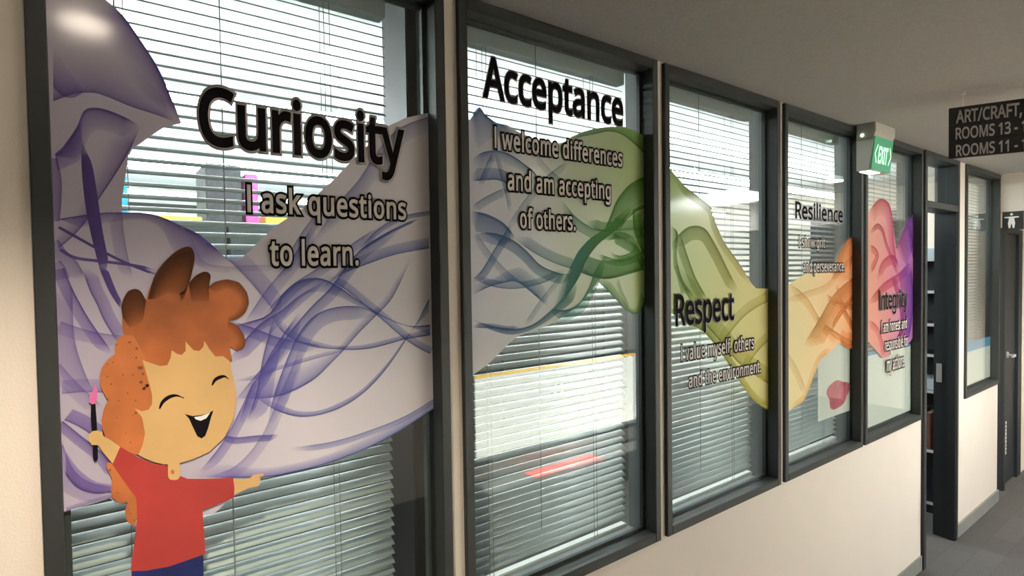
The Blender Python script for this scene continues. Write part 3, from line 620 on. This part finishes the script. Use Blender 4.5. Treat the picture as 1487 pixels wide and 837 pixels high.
message('pale outlined message reading I welcome differences and am accepting of others', [('I welcome differences', 718, 904, (719, 213.5), (901, 242), (719, 183.5), 'I', .026, .055), ('and am accepting', 737, 887, (739, 275), (886, 289.5), (770, 248), 'd', .026, .055), ('of others.', 755, 836, (757, 331.5), (836, 333.5), (771, 302), 'f', .026, .055)])
heading('black heading reading Respect across the yellow green veil', 'Respect', 981, 1066, (982, 471), (1063, 465), (983.5, 428), 'R', .018, .022)
message('pale outlined message reading I value myself, others and the environment', [('I value myself, others', 989, 1095, (990, 522), (1094, 508), (990, 501), 'I', .025, .055), ('and the environment.', 1000, 1105, (1002, 562), (1104, 541), (1017, 539), 'd', .025, .055)])
heading('black heading reading Resilience over the bright slats', 'Resilience', 1155, 1224, (1156, 317), (1222, 323), (1157, 293), 'R', .012, .03)
message('pale outlined message reading I show grit and perseverance', [('I show grit', 1160, 1198, (1160, 359.5), (1197, 359), (1160, 342), 'I', .024, .055), ('and perseverance.', 1166, 1227, (1166, 395), (1226, 394), (1178, 378), 'd', .024, .055)])
heading('black heading reading Integrity on the red violet veil', 'Integrity', 1277, 1318, (1277, 450), (1313, 445.5), (1277, 421.5), 'I', .014, .022)
message('pale outlined message reading I am honest and responsible for my actions', [('I am honest and', 1280, 1317, (1280, 483), (1316, 477), (1280, 466.5), 'I', .024, .055), ('responsible for', 1285, 1319, (1286, 508), (1318, 503), (1315, 486), 'f', .024, .055), ('my actions.', 1288, 1314, (1289, 539), (1313, 532), (1306, 517), 't', .024, .055)])

# papers behind the glass, and a reflection built as a sheet
def rect_px(name, m, p0, p1, y, label=None, cat=None, parent=None, th=.0006):
    a = plane(*p0, (0, y, 0), NY); b = plane(*p1, (0, y, 0), NY)
    o = box(name, m, (a.x, b.x, y, y+th, b.z, a.z), bevel=0)
    return o
def papers():
    y = .0466
    t = thing('paper_sheet', 'white paper with pink painted blotch in the corner of the Resilience pane', 'paper', (2.7, y, 1.3))
    a = plane(1188, 503, (0, y, 0), NY); b = plane(1188, 613, (0, y, 0), NY)
    sh = box('sheet', 'paper', (a.x, XS[3][1]-.035, y, y+.0006, b.z, a.z))
    bm = bmesh.new(); cx, cz = a.x+.20, b.z+.10
    bmesh.ops.create_circle(bm, cap_ends=True, segments=28, radius=1)
    for v in bm.verts:
        an = math.atan2(v.co.y, v.co.x); k = 1+.12*math.sin(3*an+.7)+.07*math.sin(5*an); v.co = Vector((cx+.115*k*math.cos(an), y-.0004, cz+.066*k*math.sin(an)))
    bl = fix_mesh('painted_blotch', bm, 'pinkp', t); adopt(t, sh)
    t = thing('paper_sheet', 'large white sheet with blue top edge covering the lower Integrity pane', 'paper', (3.3, y, 1.2))
    a = plane(1290, 507, (0, y, 0), NY)
    sh = box('sheet', 'paper', (XS[4][0]+.036, XS[4][1]-.036, y, y+.0006, ZB+.05, a.z)); ed = box('top_border', 'bluep', (XS[4][0]+.036, XS[4][1]-.036, y-.0004, y, a.z-.012, a.z)); adopt(t, sh, ed)
    t = thing('paper_sheet', 'cream and blue reflection painted as a sheet low on the window past the doorway', 'paper', (4.9, y, 1.1))  # corridor reflection put into a coloured sheet on the glass
    a = plane(1408, 497, (0, y, 0), NY); c = plane(1408, 511, (0, y, 0), NY)
    sh = box('sheet', 'paper', (XS[5][0]+.036, XS[5][1]-.036, y, y+.0006, ZB+.05, c.z)); ed = box('top_border', 'bluep', (XS[5][0]+.036, XS[5][1]-.036, y, y+.0006, c.z, a.z)); adopt(t, sh, ed)
papers()

# ------------------------------------------------------------------ exit sign
t = thing('exit_sign', 'wedge shaped exit sign with glowing green panel above the windows', 'exit sign', (3.0, -.05, 2.19))
def wedge(bm, x0, x1, pr):
    a = [bm.verts.new((x0, y, z)) for y, z in pr]; b = [bm.verts.new((x1, y, z)) for y, z in pr]
    bm.faces.new(a); bm.faces.new(b[::-1])
    for i in range(len(pr)): j = (i+1) % len(pr); bm.faces.new((a[i], b[i], b[j], a[j]))
bm = bmesh.new(); wedge(bm, 2.892, 3.118, [(-.004, 2.19), (-.004, CZ), (-.086, CZ), (-.086, 2.36), (-.076, 2.345), (-.060, 2.19)])
hs = obj('housing', bm, 'exitb', bevel=.003)
dr = Vector((0, .016, -.155)).normalized(); nn = Vector((0, -.155, -.016)).normalized()
def ex(u, v, h=.0): p = Vector((0, -.0765, 2.343)) + dr*v + nn*h; return Vector((u, p.y, p.z))
bm = bmesh.new()
vs = [[bm.verts.new(ex(u, v, h)) for h in (.0, .005)] for u, v in ((2.898, .002), (3.112, .002), (3.112, .15), (2.898, .15))]
bm.faces.new([q[1] for q in vs]); bm.faces.new([q[0] for q in vs][::-1])
for i in range(4): bm.faces.new((vs[i][0], vs[(i+1) % 4][0], vs[(i+1) % 4][1], vs[i][1]))
gp = obj('green_panel', bm, 'exitg')
tx = lay('exit_word', 'EXIT', 2.955, 3.062, 0, .075, 0, 'exitw', None, .03, 0, 'E', to=lambda co: ex(co.x, .115-co.z, .006))
bm = bmesh.new()
for sgn, u0 in ((-1, 2.945), (1, 3.072)):
    for v0, v1, d in ((.035, .077, 1), (.119, .077, 1)):
        q = [ex(u0, v0, .006), ex(u0+sgn*.022, v1, .006), ex(u0+sgn*.032, v1, .006), ex(u0+sgn*.010, v0, .006)]
        bm.faces.new([bm.verts.new(p) for p in q])
ar = obj('arrow_marks', bm, 'exitw')
bm = bmesh.new(); bmesh.ops.create_uvsphere(bm, u_segments=12, v_segments=8, radius=.0075, matrix=Matrix.Translation((2.891, -.030, 2.352))); ld = obj('indicator_lamp', bm, 'led', smooth=True)
df = box('bottom_diffuser', 'exitd', (2.905, 3.02, -.057, -.012, 2.184, 2.1895), bevel=.001)
adopt(t, hs, gp, tx, ar, ld, df)

# ------------------------------------------------------------------ hanging direction sign
H0 = Vector((2.70, -.456, 0)); ang = math.radians(20)
SD = Vector((math.sin(ang), -math.cos(ang), 0)); SN = Vector((-math.cos(ang), -math.sin(ang), 0))
def spx(px, py): p = plane(px, py, H0, SN); return ((p-H0).dot(SD), p.z)
t = thing('hanging_sign', 'dark hanging direction board listing art craft and rooms in silver letters', 'sign', (2.70, -.456, 2.1))
def sp(s, z, h=0): return H0 + SD*s + SN*h + Vector((0, 0, z))
def slab(bm, s0, s1, z0, z1, h0, h1):
    vs = [bm.verts.new(sp(s, z, h)) for z in (z0, z1) for h in (h0, h1) for s in (s0, s1)]
    for f in ((0, 2, 3, 1), (4, 5, 7, 6), (0, 1, 5, 4), (2, 6, 7, 3), (0, 4, 6, 2), (1, 3, 7, 5)): bm.faces.new([vs[i] for i in f])
sl, zt = spx(1378, 157.5); _, zb = spx(1377, 231)
bm = bmesh.new()
zs = [zt-(zt-zb)*k/3 for k in range(4)]
for k in range(3): slab(bm, sl, sl+.95, zs[k+1]+.0006, zs[k], -.012, 0)
bd = obj('board', bm, 'signb', bevel=.0012)
ws = []
for s in (spx(1399, 150)[0], sl+.85):
    bm = bmesh.new(); p = sp(s, (zt+CZ)/2, -.006); cyl(bm, p, .0015, CZ-zt+.004, n=8); p = sp(s, CZ-.004, -.006); cyl(bm, p, .008, .008, n=10); ws.append(obj('hanger_wire', bm, 'signt'))
sw = []
for txt, x0, x1, yb, yt in (('ART/CRAFT,', 1388, 1484, 179, 161), ('ROOMS 13 - 1', 1387.5, 1489, 202.5, 186), ('ROOMS 11 - 1', 1388, 1489, 227, 211)):
    s0, z0 = spx(x0, yb); z1 = spx(x0, yt)[1]; s1 = spx(x1, yb-5)[0]
    sw.append(lay('sign_words', txt, s0, s1, 0, z1-z0, 0, 'signt', None, .024, 0, 'R', to=lambda co, z0=z0: sp(co.x, z0+co.z, .0015)))
adopt(t, bd, *ws, *sw)

# ------------------------------------------------------------------ restroom plate under the bulkhead
t = thing('restroom_sign', 'small black plate with white standing figure under the bulkhead', 'sign', (5.37, -.065, 2.0))
pl = box('plate', 'signb', (5.362, 5.368, -.124, -.006, 2.0, 2.130), bevel=.0015)
bm = bmesh.new(); X = 5.3612; cy, z0 = -.058, 2.012
def fig(pts): bm.faces.new([bm.verts.new((X, cy-a, z0+b)) for a, b in pts])
cyl(bm, (X, cy, z0+.099), .0085, .0008, 'X', 16)
fig([(-.040, .083), (.040, .083), (.040, .074), (.014, .072), (.020, .035), (.016, .0), (.007, .0), (.002, .03), (-.002, .03), (-.007, 0), (-.016, 0), (-.020, .035), (-.014, .072), (-.040, .074)])
fg = obj('figure_symbol', bm, 'white'); adopt(t, pl, fg)

# ------------------------------------------------------------------ lamps of the corridor
def downlight(x, y, label, p):
    t = thing('downlight', label, 'ceiling light', (x, y, CZ), 'recessed corridor downlights')
    bm = bmesh.new(); bmesh.ops.create_circle(bm, segments=32, radius=.075, cap_ends=True, matrix=Matrix.Translation((x, y, CZ-.012)))
    bmesh.ops.inset_region(bm, faces=bm.faces[:], thickness=.018); bmesh.ops.delete(bm, geom=[max(bm.faces, key=lambda f: f.calc_area())], context='FACES')
    ex_ = bmesh.ops.extrude_face_region(bm, geom=bm.faces[:]); bmesh.ops.translate(bm, vec=(0, 0, .012), verts=[v for v in ex_['geom'] if isinstance(v, bmesh.types.BMVert)])
    tr = obj('trim_ring', bm, 'trimw')
    bm = bmesh.new(); cyl(bm, (x, y, CZ-.005), .056, .006, n=32); ln = obj('lamp_lens', bm, 'lens')
    l = bpy.data.lights.new('lamp_light', 'SPOT'); l.energy = p; l.color = WARM; l.shadow_soft_size = .05; l.spot_size = math.radians(106); l.spot_blend = 1
    lo = bpy.data.objects.new('lamp_light', l); COL.objects.link(lo); lo.location = (x, y, CZ-.06)
    adopt(t, tr, ln, lo)
downlight(.03, -.62, 'warm recessed ceiling downlight opposite the first pane', P_DOWN)
downlight(4.57, -.72, 'warm recessed ceiling downlight by the doorway', P_DOWN*.35)
downlight(6.75, -.75, 'added warm fill light in the ceiling beyond the bulkhead', P_DOWN*1.1)  # lamp added to brighten the alcove wall and corridor end
downlight(2.45, -1.75, 'added warm fill light in the ceiling of the corridor middle', P_DOWN*.9)  # lamp added to lift the lower wall and middle panes
t = thing('ceiling_light_panel', 'square white light panel in the corridor ceiling near the far end', 'ceiling light', (4.6, -1.8, CZ))
bm = bmesh.new()
for b in ((4.0, 5.2, -2.4, -2.37), (4.0, 5.2, -1.33, -1.3), (4.0, 4.03, -2.37, -1.33), (5.17, 5.2, -2.37, -1.33)): bx(bm, *b, CZ-.015, CZ)
fr = obj('frame', bm, 'trimw'); df = box('diffuser', 'panel', (4.03, 5.17, -2.37, -1.33, CZ-.008, CZ-.002))
l = bpy.data.lights.new('panel_light', 'AREA'); l.shape = 'RECTANGLE'; l.size = 1.1; l.size_y = 1.0; l.energy = P_PANEL; l.color = WHITE
lo = bpy.data.objects.new('panel_light', l); COL.objects.link(lo); lo.location = (4.6, -1.85, CZ-.03); adopt(t, fr, df, lo)
bm = bmesh.new(); bx(bm, 3.0, 3.8, -2.6, -2.35, .0, .014); tag(obj('floor_mat', bm, 'red', bevel=.004), 'red mat on the carpet under the low opposite window', 'mat')

# ------------------------------------------------------------------ classroom: tubes added to brighten it, cupboards and what stands on them
for i, (y, lab) in enumerate(((1.5, 'nearest'), (3.1, 'middle'), (4.7, 'farthest'))):
    t = thing('classroom_fill_light', 'long white tube added as fill light behind the blinds, %s row from the corridor' % lab, 'ceiling light', (2.4, y, 2.45), 'added classroom fill lights')
    bm = bmesh.new(); cyl(bm, (2.4, y, 2.47), .035, 8.6, 'X', 12); tb = obj('tube', bm, 'fill_tube', smooth=True)
    rods = []
    for x in (-1.6, 1.0, 3.8, 6.4):
        bm = bmesh.new(); cyl(bm, (x, y, 2.61), .006, .22, n=8); rods.append(obj('rod', bm, 'trimw'))
    adopt(t, tb, *rods)
CUPS = [(-1.4, -.4, 2.02), (-.4, .6, 2.02), (.6, 1.3, 2.0), (1.3, 2.3, 1.62), (2.3, 3.3, 1.62), (3.3, 4.1, 1.62), (-2.4, -1.4, 2.02)]
CL = ['tall grey cupboard at the far left behind the first pane', 'tall grey cupboard with yellow folder on top behind the first pane', 'narrow tall grey cupboard between the first and second panes', 'low grey cupboard behind the Acceptance pane', 'low grey cupboard behind the Respect pane', 'low grey cupboard behind the Resilience pane', 'tall grey cupboard farthest left in the classroom']
for (a, b, h), lab in zip(CUPS, CL):
    t = thing('cupboard', lab, 'cupboard', ((a+b)/2, 2.25, 0), 'classroom cupboards')
    bm = bmesh.new(); bx(bm, a+.003, b-.003, 2.02, 2.5, 0, h); bd = obj('body', bm, 'cup', bevel=.003)
    ds = []; mid = (a+b)/2
    for p, q, s in ((a+.008, mid-.002, 1), (mid+.002, b-.008, -1)):
        d = box('door', 'cup', (p, q, 2.0, 2.02, .08, h-.02), bevel=.002); hx = q-.03 if s > 0 else p+.03
        hdl = box('handle', 'steel', (hx-.006, hx+.006, 1.98, 2.0, h*.5, h*.5+.12), bevel=.001); adopt(d, hdl); ds.append(d)
    adopt(t, bd, *ds)
def on_top(name, m, p0, p1, dep, label, cat, z=2.02, y=2.04, parts=None):
    a = plane(*p0, (0, y, 0), NY); b = plane(*p1, (0, y, 0), NY)
    bm = bmesh.new(); bx(bm, a.x, b.x, y, y+dep, z+.0005, a.z); o = obj(name, bm, m, bevel=.004); tag(o, label, cat); return o
on_top('storage_box', 'grey', (298, 236), (352, 320), .3, 'grey woven box on the cupboard seen through the slats', 'box')
on_top('storage_box', 'sky', (168, 255), (186, 312), .25, 'bright blue box at the left on the cupboard', 'box')
on_top('book_stack', 'magenta', (356, 252), (376, 322), .2, 'magenta book standing beside the grey box', 'book')
on_top('folder', 'yellow', (226, 312.5), (294, 320), .28, 'yellow folder lying on top of the cupboard', 'folder')
on_top('folder', 'yellow', (386, 312), (440, 326), .25, 'pale yellow folder right of the magenta book', 'folder', z=2.0)
tag(box('pinboard', 'bluep', (7.385, 7.3995, 1.35, 2.2, 2.0, 2.16), bevel=.003), 'narrow blue pinboard on the classroom side wall far behind the Resilience pane', 'pinboard')

# ------------------------------------------------------------------ bookcase inside the doorway
t = thing('bookcase', 'black bookcase with grey shelf edges seen through the doorway', 'bookcase', (4.9, .6, 0))
X0, X1, Y0, Y1 = 4.72, 5.0, .155, 1.05; zs = [.085, .455, .875, 1.13, 1.345, 1.575, 1.80]
bm = bmesh.new(); bx(bm, X1-.012, X1, Y0, Y1, 0, 1.82); bk = obj('back_panel', bm, 'shelf')
s1 = box('side_panel', 'shelf', (X0, X1-.012, Y0-.02, Y0, 0, 1.82)); s2 = box('side_panel', 'shelf', (X0, X1-.012, Y1, Y1+.02, 0, 1.82))
pk = box('plinth', 'shelf', (X0+.02, X1-.012, Y0, Y1, 0, .07))
sh = []
for z in zs:
    s = box('shelf', 'shelf', (X0+.003, X1-.012, Y0, Y1, z-.02, z)); e = box('edging', 'edge', (X0, X0+.003, Y0, Y1, z-.02, z)); adopt(s, e); sh.append(s)
adopt(t, bk, s1, s2, pk, *sh)
labs = ['dark red book leaning leftmost on the lower bookcase shelf', 'dark red book in the middle of the lower bookcase shelf', 'thin pale book right of the red ones on the lower bookcase shelf']
for k, (y0, th, h, m) in enumerate(((.30, .045, .27, 'book'), (.245, .04, .25, 'book'), (.20, .018, .24, 'pages'))):
    b = thing('book', labs[k], 'book', (X0+.06, y0, .456), 'books on the lower bookcase shelf')
    cv = bmesh.new(); bx(cv, X0+.03, X0+.034, y0, y0+th, .456, .456+h); bx(cv, X0+.03, X0+.2, y0, y0+.003, .456, .456+h); bx(cv, X0+.03, X0+.2, y0+th-.003, y0+th, .456, .456+h)
    c = obj('cover', cv, m); p = box('pages', 'pages', (X0+.0345, X0+.195, y0+.0035, y0+th-.0035, .459, .453+h)); adopt(b, c, p)
def carton(z, h, label):
    b = thing('carton', label, 'box', (X0+.1, .35, z)); c = box('body', 'boxb', (X0+.015, X0+.25, .19, .62, z+.001, z+h*.62), bevel=.003); l2 = box('lid', 'boxb', (X0+.012, X0+.253, .187, .623, z+h*.62, z+h), bevel=.003); adopt(b, c, l2)
carton(.875, .075, 'pale blue carton on the middle bookcase shelf')
carton(1.80, .07, 'pale blue carton on top of the bookcase')
st(box('wall_partition', 'wall', (7.4, 7.46, .16, 6.1, 0, 2.72)))
